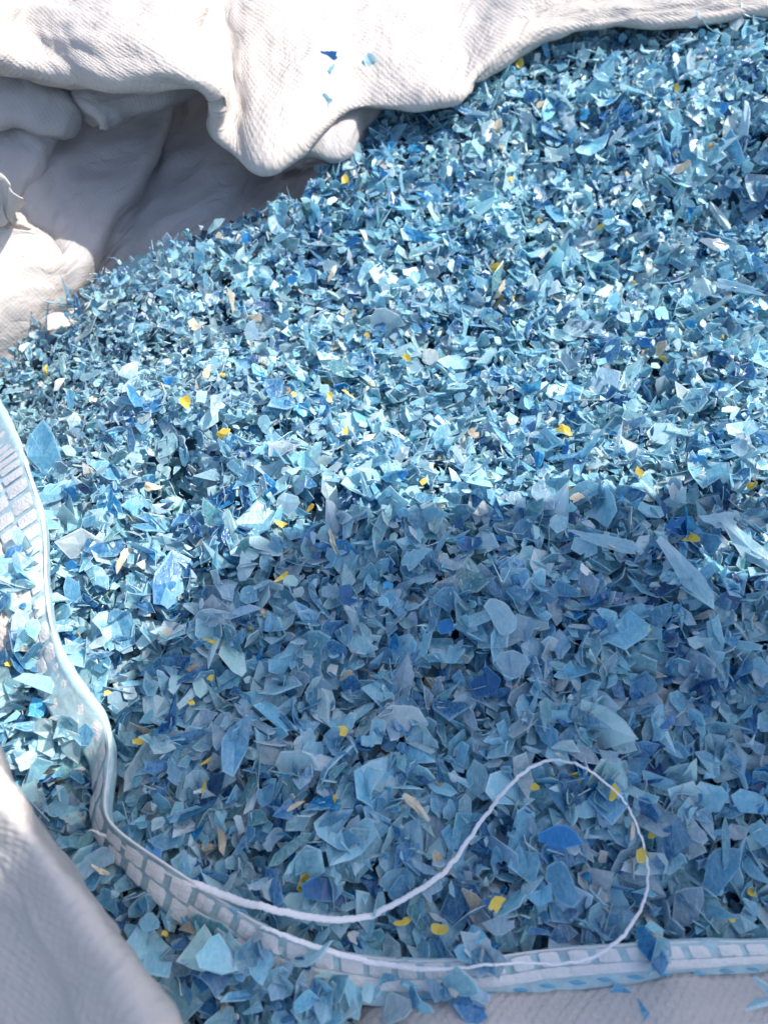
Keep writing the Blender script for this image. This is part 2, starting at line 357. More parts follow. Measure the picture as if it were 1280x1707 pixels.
# ---- hem: woven band round the mouth, lying on the flakes
inner = [(-90,560),(-30,625),(2,680),(30,740),(62,830),(76,900),(78,990),(95,1075),(130,1140),(170,1190),(184,1240),(180,1300),(176,1356),(210,1396),(290,1450),(380,1510),(450,1550),(560,1588),(680,1604),(800,1600),(900,1586),(1000,1579),(1140,1572),(1280,1570),(1450,1570)]
outer = [(-170,590),(-110,660),(-70,720),(-45,790),(-14,870),(14,930),(34,1000),(56,1090),(84,1180),(128,1236),(158,1276),(158,1325),(156,1378),(186,1426),(256,1500),(326,1560),(420,1620),(540,1662),(660,1680),(800,1668),(900,1658),(1000,1645),(1140,1632),(1280,1622),(1450,1615)]
up_i = [.016]*10+[.018,.018,.016,.014,.012,.012,.012]+[.009]*8
up_o = [.006]*9+[.008,.004,.002,.002]+[.003]*4+[.006]*8
def hem_pts(path, ups, m=6):
    p = crom(np.array(path, float), m); u = crom(np.array(ups, float)[:, None], m)[:, 0]
    return hit(p[:, 0], p[:, 1], u)[0]
HI = hem_pts(inner, up_i); HO = hem_pts(outer, up_o)
def smooth_line(A, n=3):
    for _ in range(n):
        B = A.copy(); B[1:-1] = (A[:-2]+A[1:-1]*2+A[2:])/4; A = B
    return A
HI = smooth_line(HI, 4); HO = smooth_line(HO, 4)
rows = []
for v, lift, drop in [(0.05, 0, .010), (0.01, 0, .003), (0., 0, 0), (.15, .0, 0), (.4, .0, 0), (.7, 0, 0), (1., 0, 0)]:
    r = HI*(1-v)+HO*v; r[:, 2] += lift-drop; rows.append(r)
_, HG = cloth('hem', np.array(rows)[:, ::2], M_blue, bag, mu=4, mv=4, wr=.0006, seed=2, world=True, thick=.0012)
arc = np.concatenate([[0], np.cumsum(np.linalg.norm(np.diff((HI+HO)/2, axis=0), axis=1))])
HN = np.cross(np.gradient(HI, axis=0), HO-HI); HN /= np.linalg.norm(HN, axis=1, keepdims=True); HN *= np.sign(HN[:, 2:3])
def hem_at(s, v):
    i = np.interp(s, arc, np.arange(len(arc)))
    f = lambda A: np.array([np.interp(i, np.arange(len(arc)), A[:, k]) for k in range(3)])
    a, b, n = f(HI), f(HO), f(HN)
    return a*(1-v)+b*v, n/np.linalg.norm(n)
def pad(name, s0, s1, v0, v1, skew, th, mat, parent):
    """one yarn float: a rounded raised patch of the band"""
    nu, nv = 6, 4; V = []; 
    for i in range(nu+1):
        for j in range(nv+1):
            a, b = i/nu, j/nv
            k = (1-(2*a-1)**4)*(1-(2*b-1)**4)
            sh = .85+.15*min(1, 1.35*math.sqrt(max(0, 1-(2*a-1)**2)))   # rounded ends
            vv = (v0+v1)/2+(b-.5)*(v1-v0)*sh
            p, n = hem_at(s0+(s1-s0)*a+skew*(b-.5), vv)
            V.append(p+n*(.0018+.0001+th*max(0, k)**.5+.0006*vnoise(s0*900+a*5, b*5, 1)))
    F = [(i*(nv+1)+j, (i+1)*(nv+1)+j, (i+1)*(nv+1)+j+1, i*(nv+1)+j+1) for i in range(nu) for j in range(nv)]
    return link(name, mesh_np(name, V, F), mat, parent)
L_ = arc[-1]; s_ = .002; k = 0
while s_ < L_-.014:
    bottom = s_ > L_*.60
    step = random.uniform(.0105, .0125)
    if bottom:
        pad('hem_yarn', s_, s_+step*random.uniform(.62, .8), .02, .38, .002, .0003, M_pad, bag)
        pad('hem_yarn', s_, s_+step*1.06, .40, .66, .001, .0003, M_pad, bag)
        pad('stitch', s_+.001, s_+.005, .76, .86, .003, .0005, M_dblue, bag)
    else:
        pad('hem_yarn', s_, s_+step*random.uniform(.7, .8), .03, .46, .002, .0003, M_pad, bag)
        pad('hem_yarn', s_+step*.45, s_+step*1.15, .50, .92, .002, .0003, M_pad, bag)
    s_ += step; k += 1
# bright selvedge bead on the inner edge of the band
def tube(name, pts, rad, mat, parent=None, n=8, ell=1.0, twist=0.0, ridge=0.0, flat_n=None):
    pts = np.array(pts); T = np.gradient(pts, axis=0); T /= np.linalg.norm(T, axis=1, keepdims=True)
    upv = np.array([0, 0, 1.]) if flat_n is None else flat_n
    S = np.cross(T, upv); S /= np.linalg.norm(S, axis=1, keepdims=True)+1e-9; B = np.cross(S, T)
    s = np.concatenate([[0], np.cumsum(np.linalg.norm(np.diff(pts, axis=0), axis=1))])
    V = []
    for i in range(len(pts)):
        for j in range(n):
            a = 2*math.pi*j/n
            r = rad[i]*(1+ridge*math.cos(2*a-twist*s[i]))
            V.append(pts[i]+S[i]*math.cos(a)*r+B[i]*math.sin(a)*r*ell)
    F = [(i*n+j, i*n+(j+1) % n, (i+1)*n+(j+1) % n, (i+1)*n+j) for i in range(len(pts)-1) for j in range(n)]
    return link(name, mesh_np(name, V, F), mat, parent)
tube('hem_edge', HI+np.array([0, 0, .001]), [.0005]*len(HI), M_pad, bag, n=8)

# cloth outside the hem: lower right, left, and the near fold at the lower left
i0 = int(len(HO)*.69); A = HO[i0::6]; rows = []
for k, (dy, dz) in enumerate([(0, .0005), (-.012, .006), (-.03, .006), (-.06, -.005), (-.10, -.06), (-.12, -.2), (-.13, -.8)]):
    r = A.copy(); r[:, 1] += dy; r[:, 2] += dz; r[0, 2] -= .03; r[1, 2] -= .006; rows.append(r)
cloth('near_wall', rows, M_fab, bag, mu=5, mv=6, wr=.0014, seed=5, world=True)
A = HO[:int(len(HO)*.30):6]; rows = []
for k, (dx, dz) in enumerate([(0, .0005), (-.012, .002), (-.03, .0), (-.07, -.02), (-.10, -.10), (-.11, -.8)]):
    r = A.copy(); r[:, 0] += dx; r[:, 2] += dz; rows.append(r)
cloth('left_wall', rows, M_fab, bag, mu=5, mv=6, wr=.002, seed=6, world=True)
cloth('near_fold', [
 [(-620,1150,.30),(-600,1240,.30),(-560,1330,.29),(-520,1420,.285),(-480,1520,.28),(-420,1640,.27),(-360,1760,.265),(-300,1960,.26)],
 [(-260,1150,.26),(-180,1240,.255),(-120,1330,.25),(-60,1420,.245),(0,1520,.24),(60,1640,.235),(110,1760,.23),(150,1900,.225)],
 [(-150,1150,.25),(-90,1240,.245),(-40,1330,.24),(20,1420,.235),(80,1520,.23),(140,1620,.225),(190,1720,.22),(240,1860,.215)],
 [(-90,1130,.25),(-40,1225,.245),(14,1320,.24),(72,1410,.235),(135,1495,.23),(200,1585,.225),(255,1675,.22),(310,1790,.215)],
 [(-84,1130,.32),(-34,1225,.32),(18,1320,.32),(76,1410,.32),(138,1496,.32),(202,1586,.32),(258,1676,.32),(316,1790,.32)]][::-1], M_fab, bag, mu=10, mv=8, wr=.002, seed=3)

# ------------------------------------------------------------------ the heap of flakes
back_line = np.array([(-.60, .33), (-.262, .455), (-.148, .50), (-.06, .545), (-.03, .61), (.0, .72), (.276, .86), (.7, 1.0)])
def inside(x, y):
    return (y < np.interp(x, back_line[:, 0], back_line[:, 1])+.002)
gx = np.linspace(-.46, .56, 205); gy = np.linspace(-.12, 1.0, 225)
GX, GY = np.meshgrid(gx, gy)
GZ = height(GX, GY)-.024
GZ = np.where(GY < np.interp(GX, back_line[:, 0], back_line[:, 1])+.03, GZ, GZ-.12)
idx = np.arange(GX.size).reshape(GX.shape)
F = np.stack([idx[:-1, :-1], idx[:-1, 1:], idx[1:, 1:], idx[1:, :-1]], -1).reshape(-1, 4)
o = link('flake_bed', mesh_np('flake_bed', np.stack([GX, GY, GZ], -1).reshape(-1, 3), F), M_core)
tagged(o, 'packed mass of blue plastic flakes under the loose ones, coloured dark as shade in the gaps', 'plastic flakes', kind='stuff')

def flake_arrays(n, size, elong, rg, bend=.25, th=.00035, crum=.10, NR=8, nz=.5):
    """local geometry of n chips: centre, inner ring, outer ring above; outer ring, centre below"""
    ang = (np.arange(NR)[None]+rg.uniform(-.42, .42, (n, NR)))*2*math.pi/NR
    # straight broken sides: the nearest of four to six random lines bounds each chip
    m = 6 if n > 1 else 4; pa = (np.arange(m)[None]+rg.uniform(-.45, .45, (n, m)))*2*math.pi/m+rg.uniform(0, 6.28, (n, 1))
    pd = rg.uniform(.5, 1.05, (n, m)); pd = np.where(rg.random((n, m)) < (.38 if n > 1 else 0), 9., pd)
    c = np.cos(ang[:, :, None]-pa[:, None]); r = np.where(c > .05, pd[:, None]/np.maximum(c, .05), 9.)
    ra = np.minimum(r.min(2), rg.uniform(.9, 1.45, (n, NR)) if n > 1 else rg.uniform(1.2, 1.5))*(1+rg.normal(0, 1, (n, NR))*rg.uniform(.01, .09, (n, 1)))
    nick = rg.random((n, NR)) < .06; ra = np.where(nick, ra*rg.uniform(.55, .8, (n, NR)), ra)
    out = np.stack([np.cos(ang)*ra, np.sin(ang)*ra], -1)
    out[..., 0] *= np.sqrt(elong)[:, None]; out[..., 1] /= np.sqrt(elong)[:, None]
    inn = out*.89+rg.normal(0, .015, out.shape)
    cen = rg.normal(0, .15, (n, 1, 2))
    xy = np.concatenate([cen, inn, out], 1)                       # 1+2NR
    b = rg.normal(0, bend, (n, 1)); th_ = rg.uniform(0, math.pi, (n, 1))
    q = xy[..., 0]*np.cos(th_)+xy[..., 1]*np.sin(th_)
    z = b*q*q + rg.normal(0, crum, (n, 1))*np.abs(q-rg.normal(0, .3, (n, 1))) + rg.normal(0, crum*nz, (n, 1+2*NR))*np.concatenate([np.full((n, 1), .3), np.full((n, NR), .7), np.full((n, NR), 1.2)], 1)
    top = np.concatenate([xy, z[..., None]], -1)*(size[:, None, None]*.5)
    bot = top[:, [0]+list(range(1+NR, 1+2*NR))].copy(); top[..., 2] += th*.5; bot[..., 2] -= th*.5
    V = np.concatenate([top, bot], 1)                              # 1+2NR+1+NR = 26
    rim = np.zeros((n, V.shape[1])); rim[:, 1+NR:1+2*NR] = 1; rim[:, 2+2*NR:] = 1
    f = []
    c0, i0, o0, c1, b0 = 0, 1, 1+NR, 1+2*NR, 2+2*NR
    for j in range(NR):
        k = (j+1) % NR
        f += [(c0, i0+j, i0+k), (i0+j, o0+j, o0+k), (i0+j, o0+k, i0+k), (o0+j, b0+j, b0+k), (o0+j, b0+k, o0+k), (c1, b0+k, b0+j)]
    return V, rim, np.array(f)
def frames(nrm, rg, spin=None):
    n = len(nrm)
    a = rg.normal(0, 1, (n, 3)); a -= (a*nrm).sum(1, keepdims=True)*nrm; a /= np.linalg.norm(a, axis=1, keepdims=True)
    return np.stack([a, np.cross(nrm, a), nrm], 1)                 # rows are axes
def surf_normal(x, y, e=.004):
    hx = (height(x+e, y)-height(x-e, y))/(2*e); hy = (height(x, y+e)-height(x, y-e))/(2*e)
    n = np.stack([-hx, -hy, np.ones_like(hx)], -1); return n/np.linalg.norm(n, axis=1, keepdims=True)
def tilt(nrm, sd, rg):
    a = nrm+rg.normal(0, 1, nrm.shape)*sd[:, None]; return a/np.linalg.norm(a, axis=1, keepdims=True)
PAL = np.array([(.38, .70, .80), (.25, .59, .73), (.55, .79, .85), (.40, .60, .72), (.14, .43, .62), (.06, .28, .52), (.63, .77, .82), (.01, .17, .43), (.01, .32, .66), (.003, .08, .27), (.72, .74, .72), (.16, .44, .51), (.75, .55, .05), (.68, .60, .45)])
PW = np.array([.24, .20, .12, .10, .11, .06, .05, .022, .016, .012, .022, .05, .003, .012]); PW = PW/PW.sum()
PW2 = np.array([.14, .18, .06, .10, .18, .14, .03, .05, .025, .035, .01, .08, .003, .01]); PW2 = PW2/PW2.sum()
def hem_side(x, y):
    """signed measure: positive on the heap's side of the hem"""
    d = np.full(x.shape, 9.); sg = np.ones(x.shape); M = (HI+HO)/2
    for i in range(0, len(M)-3, 3):
        a, b = M[i, :2], M[i+3, :2]; ab = b-a
        t = np.clip(((x-a[0])*ab[0]+(y-a[1])*ab[1])/(ab@ab), 0, 1)
        dx, dy = x-a[0]-t*ab[0], y-a[1]-t*ab[1]; q = np.hypot(dx, dy)
        s = np.sign(ab[0]*dy-ab[1]*dx); m = q < d
        d = np.where(m, q, d); sg = np.where(m, s, sg)
    return d*sg
def scatter(n, layer_lo, layer_hi, smin, sd_t, rg, sc_=1.0):
    x = rg.uniform(-.45, .52, n*2); y = rg.uniform(-.03, .82, n*2)
    # only what the place can show with a margin to either side
    half = .07+.62*np.hypot(y*.9, .33)
    m = inside(x, y) & (np.abs(x) < half*.80+.02)
    x, y = x[m], y[m]; n = len(x)
    hs = hem_side(x, y)
    left = smooth(-.02, -.2, x)*smooth(.22, .36, y)
    size = np.exp(rg.normal(math.log(.0093), .42, n))*(1-.45*left)*sc_*(1+.22*smooth(.34, .16, y))
    size = np.clip(size, smin, .026)
    elong = np.minimum(np.exp(np.abs(rg.normal(0, .72, n))), 4.5)
    size = np.minimum(size, .026/np.sqrt(elong))
    z = height(x, y)+rg.uniform(layer_lo, layer_hi, n)
    near_hem = np.abs(hs) < .006
    z = z - np.where(near_hem, .004, 0)
    nr = tilt(surf_normal(x, y), sd_t*np.clip(.0085/(size*np.sqrt(elong)), .45, 1.2), rg)
    return x, y, z, nr, size, elong, left
def add_flakes(name, layers, seed):
    rg = np.random.default_rng(seed); VV, RR, FF, CC = [], [], [], []; off = 0
    for (n, lo, hi, smin, sdt, sc_, nr_) in layers:
        if n == 'spill':
            q = []
            for (x0, y0, x1, y1, m_) in [(420, 1580, 560, 1690, 36), (330, 1540, 430, 1640, 16), (520, 1620, 700, 1690, 18), (720, 1640, 800, 1680, 10), (-20, 890, 60, 1010, 34), (20, 1000, 80, 1120, 24), (90, 1180, 150, 1240, 8), (760, 1560, 830, 1620, 10), (1060, 1560, 1180, 1600, 5)]:
                q += [(rg.uniform(x0, x1), rg.uniform(y0, y1)) for _ in range(m_)]
            q = np.array(q); p_, _t = hit(q[:, 0], q[:, 1], rg.uniform(.009, .016, len(q)))
            x, y, z = p_.T; k_ = len(x); nr = tilt(surf_normal(x, y), np.full(k_, .45), rg); size = np.clip(np.exp(rg.normal(math.log(.0095), .4, k_)), .004, .016); elong = np.exp(np.abs(rg.normal(0, .5, k_))); left = np.zeros(k_)
        else: x, y, z, nr, size, elong, left = scatter(n, lo, hi, smin, sdt, rg, sc_)
        k = len(x); cl_ = vnoise(x*22+7, y*22, 6)+.5*vnoise(x*60, y*60, 7) > .17
        ci = np.where(cl_ if n != 'spill' else np.zeros(k, bool), rg.choice(len(PAL), k, p=PW2), rg.choice(len(PAL), k, p=PW))
        size = np.where(np.isin(ci, [10, 12, 13]), size*.6, size)
        V, rim, f = flake_arrays(k, size, elong, rg, bend=.42, NR=nr_, nz=.3)
        R = frames(nr, rg)
        W = np.einsum('nvi,nij->nvj', V, R)+np.stack([x, y, z], -1)[:, None]
        col = PAL[ci]*rg.uniform(.78, 1.18, (k, 1))
        grey = np.array([.42, .54, .58]); col = col*(1-.2*left[:, None])+grey*.2*left[:, None]
        VV.append(W.reshape(-1, 3)); RR.append(rim.ravel()); CC.append(np.repeat(np.clip(col, 0, .9), V.shape[1], 0))
        FF.append((f[None]+(np.arange(k)*V.shape[1])[:, None, None]+off).reshape(-1, 3)); off += k*V.shape[1]
    me = mesh_np(name, np.concatenate(VV), np.concatenate(FF), False)
    a = me.attributes.new('rim', 'FLOAT', 'POINT'); a.data.foreach_set('value', np.concatenate(RR).astype(np.float32))
    c = me.attributes.new('tint', 'FLOAT_COLOR', 'POINT')
    cc = np.concatenate(CC); cc = np.concatenate([cc, np.ones((len(cc), 1))], 1); c.data.foreach_set('color', cc.astype(np.float32).ravel())
    print(name, off//26)
    return link(name, me, M_flakes)
o = add_flakes('flake_heap', [(11000, -.019, -.009, .004, .7, 1.2, 6), (10000, -.009, -.001, .003, .6, 1.05, 8), (9500, -.002, .005, .003, .8, 1.0, 8), (14000, -.005, .005, .002, 1.0, .42, 6), (7000, .000, .007, .002, 1.4, .62, 6), ('spill', 0, 0, 0, 0, 0, 8)], 11)
tagged(o, 'heap of shredded pale blue translucent plastic flakes filling the white bag', 'plastic flakes', kind='stuff')

# ------------------------------------------------------------------ single flakes that show
MATS = dict(
 yellow=flake_mat('yellow_plastic', (.74, .55, .05), .25, .03, .35, .3, body=1.0), deep=flake_mat('deep_blue_plastic', (.003, .10, .30), .3, .05, .22, .25, body=1.0),
 blue=flake_mat('bright_blue_plastic', (.01, .21, .55), .3, .05, .3, .3, body=1.0), cyan=flake_mat('cyan_plastic', (.02, .40, .75), .3, .05, .3, .3, body=1.0),
 cream=flake_mat('cream_plastic', (.70, .62, .46), .25, .02, .4, .3, body=1.0), white=flake_mat('white_plastic', (.86, .86, .84), .25, .02, .3, .2, body=1.0),
 pale=flake_mat('pale_plastic', (.37, .68, .79), .40, .3, .25, .5), lilac=flake_mat('greyish_plastic', (.41, .61, .72), .40, .3, .25, .5),
 frost=flake_mat('frosted_plastic', (.54, .76, .84), .40, .25, .25, .5), mid=flake_mat('medium_blue_plastic', (.16, .45, .63), .40, .3, .25, .5))
rs = np.random.default_rng(21)
def chip_mesh(elong, jag=1):
    V, rim, f = flake_arrays(1, np.array([1.0]), np.array([elong]), rs, bend=.2, th=.03, crum=.16, NR=16, nz=.08)
    me = mesh_np('flake', V[0], f, False)
    a = me.attributes.new('rim', 'FLOAT', 'POINT'); a.data.foreach_set('value', rim[0].astype(np.float32)); return me
SHAPES = {k: [chip_mesh(e*rs.uniform(.85, 1.2)) for _ in range(9)] for k, e in (('round', 1.4), ('long', 2.2), ('sliver', 4.5))}
_mc = {}
def flake(px, py, size_px, color, shape='round', label='', group=None, up=.006, face=.75, spin=None, at=None):
    """one chip of its own lying on the heap; face = how far it turns towards the viewer"""
    i = rs.integers(9); key = (shape, i, color)
    if key not in _mc:
        me = SHAPES[shape][i].copy(); me.materials.append(MATS[color]); _mc[key] = me
    o = bpy.data.objects.new(color_name[color], _mc[key]); C.objects.link(o)
    if at is None: p, t = hit(px, py, up); p, t = p[0], t[0]
    else: p, t = np.array(at[0]), at[1]
    sz = size_px*t/FPX/dict(round=1.1, long=1.5, sliver=2.1)[shape]
    n = surf_normal(np.array([p[0]]), np.array([p[1]]))[0]
    v = CAM-p; v /= np.linalg.norm(v)
    n = n*(1-face)+v*face+rs.normal(0, .18, 3); n /= np.linalg.norm(n)
    q = Vector(n).to_track_quat('Z', 'Y'); o.rotation_mode = 'QUATERNION'
    from mathutils import Quaternion
    sp = rs.uniform(0, 2*math.pi) if spin is None else math.radians(spin)
    o.rotation_quaternion = q @ Quaternion((0, 0, 1), sp)
    o.location = p; o.scale = (sz, sz, sz)
    return tagged(o, label, 'flake', group)
color_name = dict(yellow='yellow_flake', deep='deep_blue_flake', blue='blue_flake', cyan='cyan_flake', cream='cream_flake', white='white_flake', pale='pale_blue_flake', lilac='pale_blue_flake', frost='pale_blue_flake', mid='pale_blue_flake')
Y = 'yellow plastic flakes in the heap'
YEL = [
 (370,722,32,'long','bright yellow flake standing upright above the dark hollow at left'),
 (308,670,26,'round','bright yellow flake in the sunlit left part, above the upright yellow one'),
 (76,620,22,'long','narrow yellow flake nearest the left wall of the bag'),
 (832,447,26,'round','brightest yellow flake in the sunlit upper middle, on a pale chip'),
 (113,903,20,'round','small yellow flake just inside the left stretch of hem'),
 (470,874,26,'long','yellow flake on the sunlit crest beside the shade line'),
 (352,1068,42,'sliver','long ochre yellow flake in shade at the left of the slope'),
 (576,298,18,'round','small yellow flake close under the hanging flap corner'),
 (243,1231,38,'long','broad yellow flake in the dark gap beside the bend of the hem'),
 (345,1268,28,'sliver','thin yellow flake, upper of two below the hem bend'),
 (340,1313,28,'sliver','thin yellow flake, lower of two below the hem bend'),
 (318,1170,14,'round','tiny yellow speck, left of a pair on the shaded slope'),
 (352,1130,14,'round','tiny yellow speck, right of a pair on the shaded slope'),
 (573,1218,28,'round','yellow flake beside a dark blue chip mid slope in shade'),
 (550,661,26,'long','plump yellow flake in the sunlit middle, left of a pair'),
 (578,655,26,'sliver','orange yellow sliver right of the plump yellow flake'),
 (576,718,18,'round','small yellow flake under the pair in the sunlit middle'),
 (612,558,14,'round','tiny yellow chip in the sunlit middle above the pair'),
 (1253,810,30,'long','dull yellow flake in shade by the right edge'),
 (1155,897,34,'round','ochre flake tucked under the large dark blue flake at right'),
 (1024,1318,36,'long','ochre flake touching the top right of the thread loop'),
 (1085,1392,24,'round','upper ochre flake beside the right side of the thread loop'),
 (1072,1422,30,'round','ochre flake crossed by the right side of the thread loop'),
 (1073,1050,30,'round','dull yellow flake half under a pale chip in the right of the shaded slope'),
 (827,1508,34,'round','dull green yellow flake inside the thread loop, near its bottom'),
 (730,1551,34,'round','crumpled yellow flake between the two strands of thread'),
 (676,1535,34,'long','ochre flake left of the crumpled yellow one between the strands'),
 (1253,1488,20,'round','small yellow flake above the hem near the right edge'),
 (1218,1531,22,'round','yellow flake lowest at right, just above the hem'),
 (1000,378,16,'round','tiny pale yellow chip in the upper right sunlit part'),
 (865,108,18,'round','yellow flake in the shadow close under the flap edge'),
 (1127,145,20,'long','yellow green flake near the top right'),
 (706,803,20,'round','small ochre chip on the crest near a bright blue chip'),
 (470,962,30,'long','dull yellow flake at the left top of the shaded slope'),
 (940,715,36,'long','curled ochre flake at the sunlit right middle'),
 (890,1311,18,'round','small ochre chip inside the top of the thread loop'),
 (180,1155,18,'round','small olive yellow flake right of the hem bend'),
 (490,657,16,'round','tiny yellow chip left of the plump yellow flake'),
 (372,625,14,'round','tiny yellow chip above the upright yellow flake'),
 (1066,787,20,'round','pale yellow flake at the right on the shade line'),
 (24,1103,30,'long','bright yellow flake outside the hem at the left edge'),
 (4,958,16,'round','small yellow flake outside the hem, cut by the left edge'),
 (275,1555,16,'round','small yellow flake outside the hem at the lower left'),
]
for (a, b, s, sh, lb) in YEL: flake(a, b, s*.88, 'yellow', sh, lb, Y, up=.008)
D = 'dark and bright blue plastic flakes in the heap'
BLU = [
 (120,822,28,'deep','round','dark blue flake inside the hem at the left edge'), (380,896,26,'deep','round','dark blue flake at the shade line, left side'),
 (413,396,18,'blue','round','bright blue flake near the back left border of the heap'), (486,466,22,'blue','round','royal blue flake in the back left of the heap'),
 (590,402,26,'deep','round','violet blue flake under the flap corner'), (577,995,44,'deep','round','rounded dark blue flake at the top of the shaded slope'),
 (1130,880,58,'blue','round','largest dark blue flake, at the right of the shade line'), (812,1140,60,'deep','round','crumpled dark blue flake in the middle of the shaded slope'),
 (742,1043,40,'blue','round','medium blue flake above the crumpled dark blue one'), (537,1480,56,'deep','round','dark blue flake touching the white thread at the lower left'),
 (1012,436,22,'deep','round','dark blue flake in the sunlit upper right middle'), (1200,182,26,'blue','round','bright blue flake at the upper right'),
 (1022,996,36,'deep','round','dark blue flake under the twisted pale strip'), (778,908,38,'deep','round','dark blue flake at the shade line in the middle'),
 (768,907,18,'cyan','round','small cyan flake at the shade line in the middle'), (670,791,22,'blue','round','bright blue chip on the sunlit crest'),
 (1160,764,26,'cyan','round','cyan flake on the sunlit crest at right'), (652,245,24,'cyan','long','cyan flake left of a pair below the flap'),
 (697,247,26,'cyan','long','cyan flake right of a pair below the flap'), (280,636,18,'blue','round','bright blue chip left of the yellow flake'),
 (646,975,20,'cyan','round','small cyan chip at the top of the shaded slope'), (432,620,30,'cyan','round','cyan blue crumpled flake in the sunlit left middle'),
 (505,680,24,'cyan','round','bright blue flake left of the small yellow one'), (1035,830,18,'cyan','long','small cyan chip on the shade line at right'),
 (940,752,26,'blue','long','bright blue flake on the right part of the crest'), (770,312,28,'deep','long','dark blue flake in the upper sunlit middle'),
 (1075,570,24,'blue','round','blue flake in the sunlit right middle'), (120,945,30,'blue','round','blue flake behind the left hem'),
 (190,720,22,'cyan','round','cyan chip at the left'), (975,190,22,'cyan','round','cyan flake in the upper right'),
 (250,1435,46,'blue','round','blue flake just below the start of the thread'), (330,1570,60,'deep','round','dark blue flake lowest at the left outside the hem'),
 (400,1600,56,'deep','round','dark blue flake outside the hem beside the spilled flakes'), (62,1180,44,'cyan','round','sunlit cyan flake outside the hem at left'),
 (1200,600,20,'deep','round','dark blue chip near the right edge'), (640,290,20,'blue','round','blue chip below the flap corner'),
 (930,1400,60,'blue','round','medium blue flake inside the thread loop'), (1215,1000,40,'deep','round','dark blue flake near the right edge in shade'),
]
for (a, b, s, c, sh, lb) in BLU: flake(a, b, s*1.1, c, sh, lb, D, up=.006)
W_ = 'white and cream plastic flakes in the heap'
WHT = [
 (97,640,28,'white','long','pure white chip near the left wall of the bag'), (40,578,20,'white','round','white chip at the far left under the side wall'),
 (832,485,28,'cream','long','cream flake under the bright yellow one'), (1140,278,34,'cream','long','cream white flake in the upper right'),
 (1190,405,34,'white','round','white flake in the sunlit right'), (386,500,44,'cream','sliver','long cream curl at the back left of the heap'),
 (425,530,34,'cream','long','grey cream curl right of the long one'), (325,543,28,'cream','round','cream flake with a yellow tinge at the left'),
 (556,905,52,'cream','sliver','long off white strip at the top of the shaded slope'), (206,930,42,'cream','long','tan flake with a raised tip right of the hem'),
 (250,812,28,'cream','round','cream flake left of the dark hollow'), (155,665,16,'cream','round','tiny cream chip at the left'),
 (828,216,34,'cream','long','pale pink beige flake below the flap'), (716,437,22,'white','long','white chip in the upper sunlit middle'),
 (975,950,20,'white','round','small white chip by the twisted strip'), (1020,905,24,'cream','round','small cream flake on the twisted strip'),
 (960,830,22,'cream','round','pale cream chip on the shade line'), (690,1340,50,'cream','long','beige flake on the shaded slope above the thread'),
 (1055,1385,36,'cream','sliver','cream sliver inside the thread loop'), (272,1060,34,'cream','long','beige flake in shade right of the hem'),
 (170,1452,28,'cream','long','cream rod shaped chip outside the hem'), (790,720,22,'cream','round','beige chip on the sunlit crest'),
 (345,620,24,'cream','round','tan chip in the left sunlit part'), (555,455,26,'cream','long','tan curl in the sunlit upper left'),
 (1180,520,20,'white','round','white chip in the right sunlit part'), (965,350,24,'cream','sliver','cream sliver in the upper middle'),
]
for (a, b, s, c, sh, lb) in WHT: flake(a, b, s, c, sh, lb, W_, up=.008)
BIG = [
 (1200,868,58,'frost','round','large frosted flake with rounded lower edge right of the dark blue one'), (75,757,120,'mid','long','long blue strip lying across the hem at the left edge'),
 (1000,900,130,'frost','sliver','long twisted pale strip at the right of the shade line'), (842,1030,64,'frost','round','bright pointed pale flake at the middle of the shaded slope'),
 (855,1110,60,'lilac','round','square greyish flake beside the crumpled dark blue one'), (1150,960,110,'frost','long','large sunlit frosted flake within the shade at right'),
 (1250,915,110,'frost','long','sunlit frosted flake cut by the right edge'), (150,1440,80,'lilac','long','grey crumpled rod of film outside the hem'),
 (930,1470,70,'mid','round','broad blue flake inside the thread loop'), (1200,1450,110,'mid','long','long smooth blue flake right of the thread loop'),
 (1235,480,90,'frost','sliver','long clear rod shaped sliver near the right edge'), (1240,210,110,'frost','sliver','long clear sliver at the upper right edge'),
]
for (a, b, s, c, sh, lb) in BIG: flake(a, b, s, c, sh, lb, 'large pale flakes one can pick out', up=.010, face=.85)
placed = 0; rp = np.random.default_rng(5)
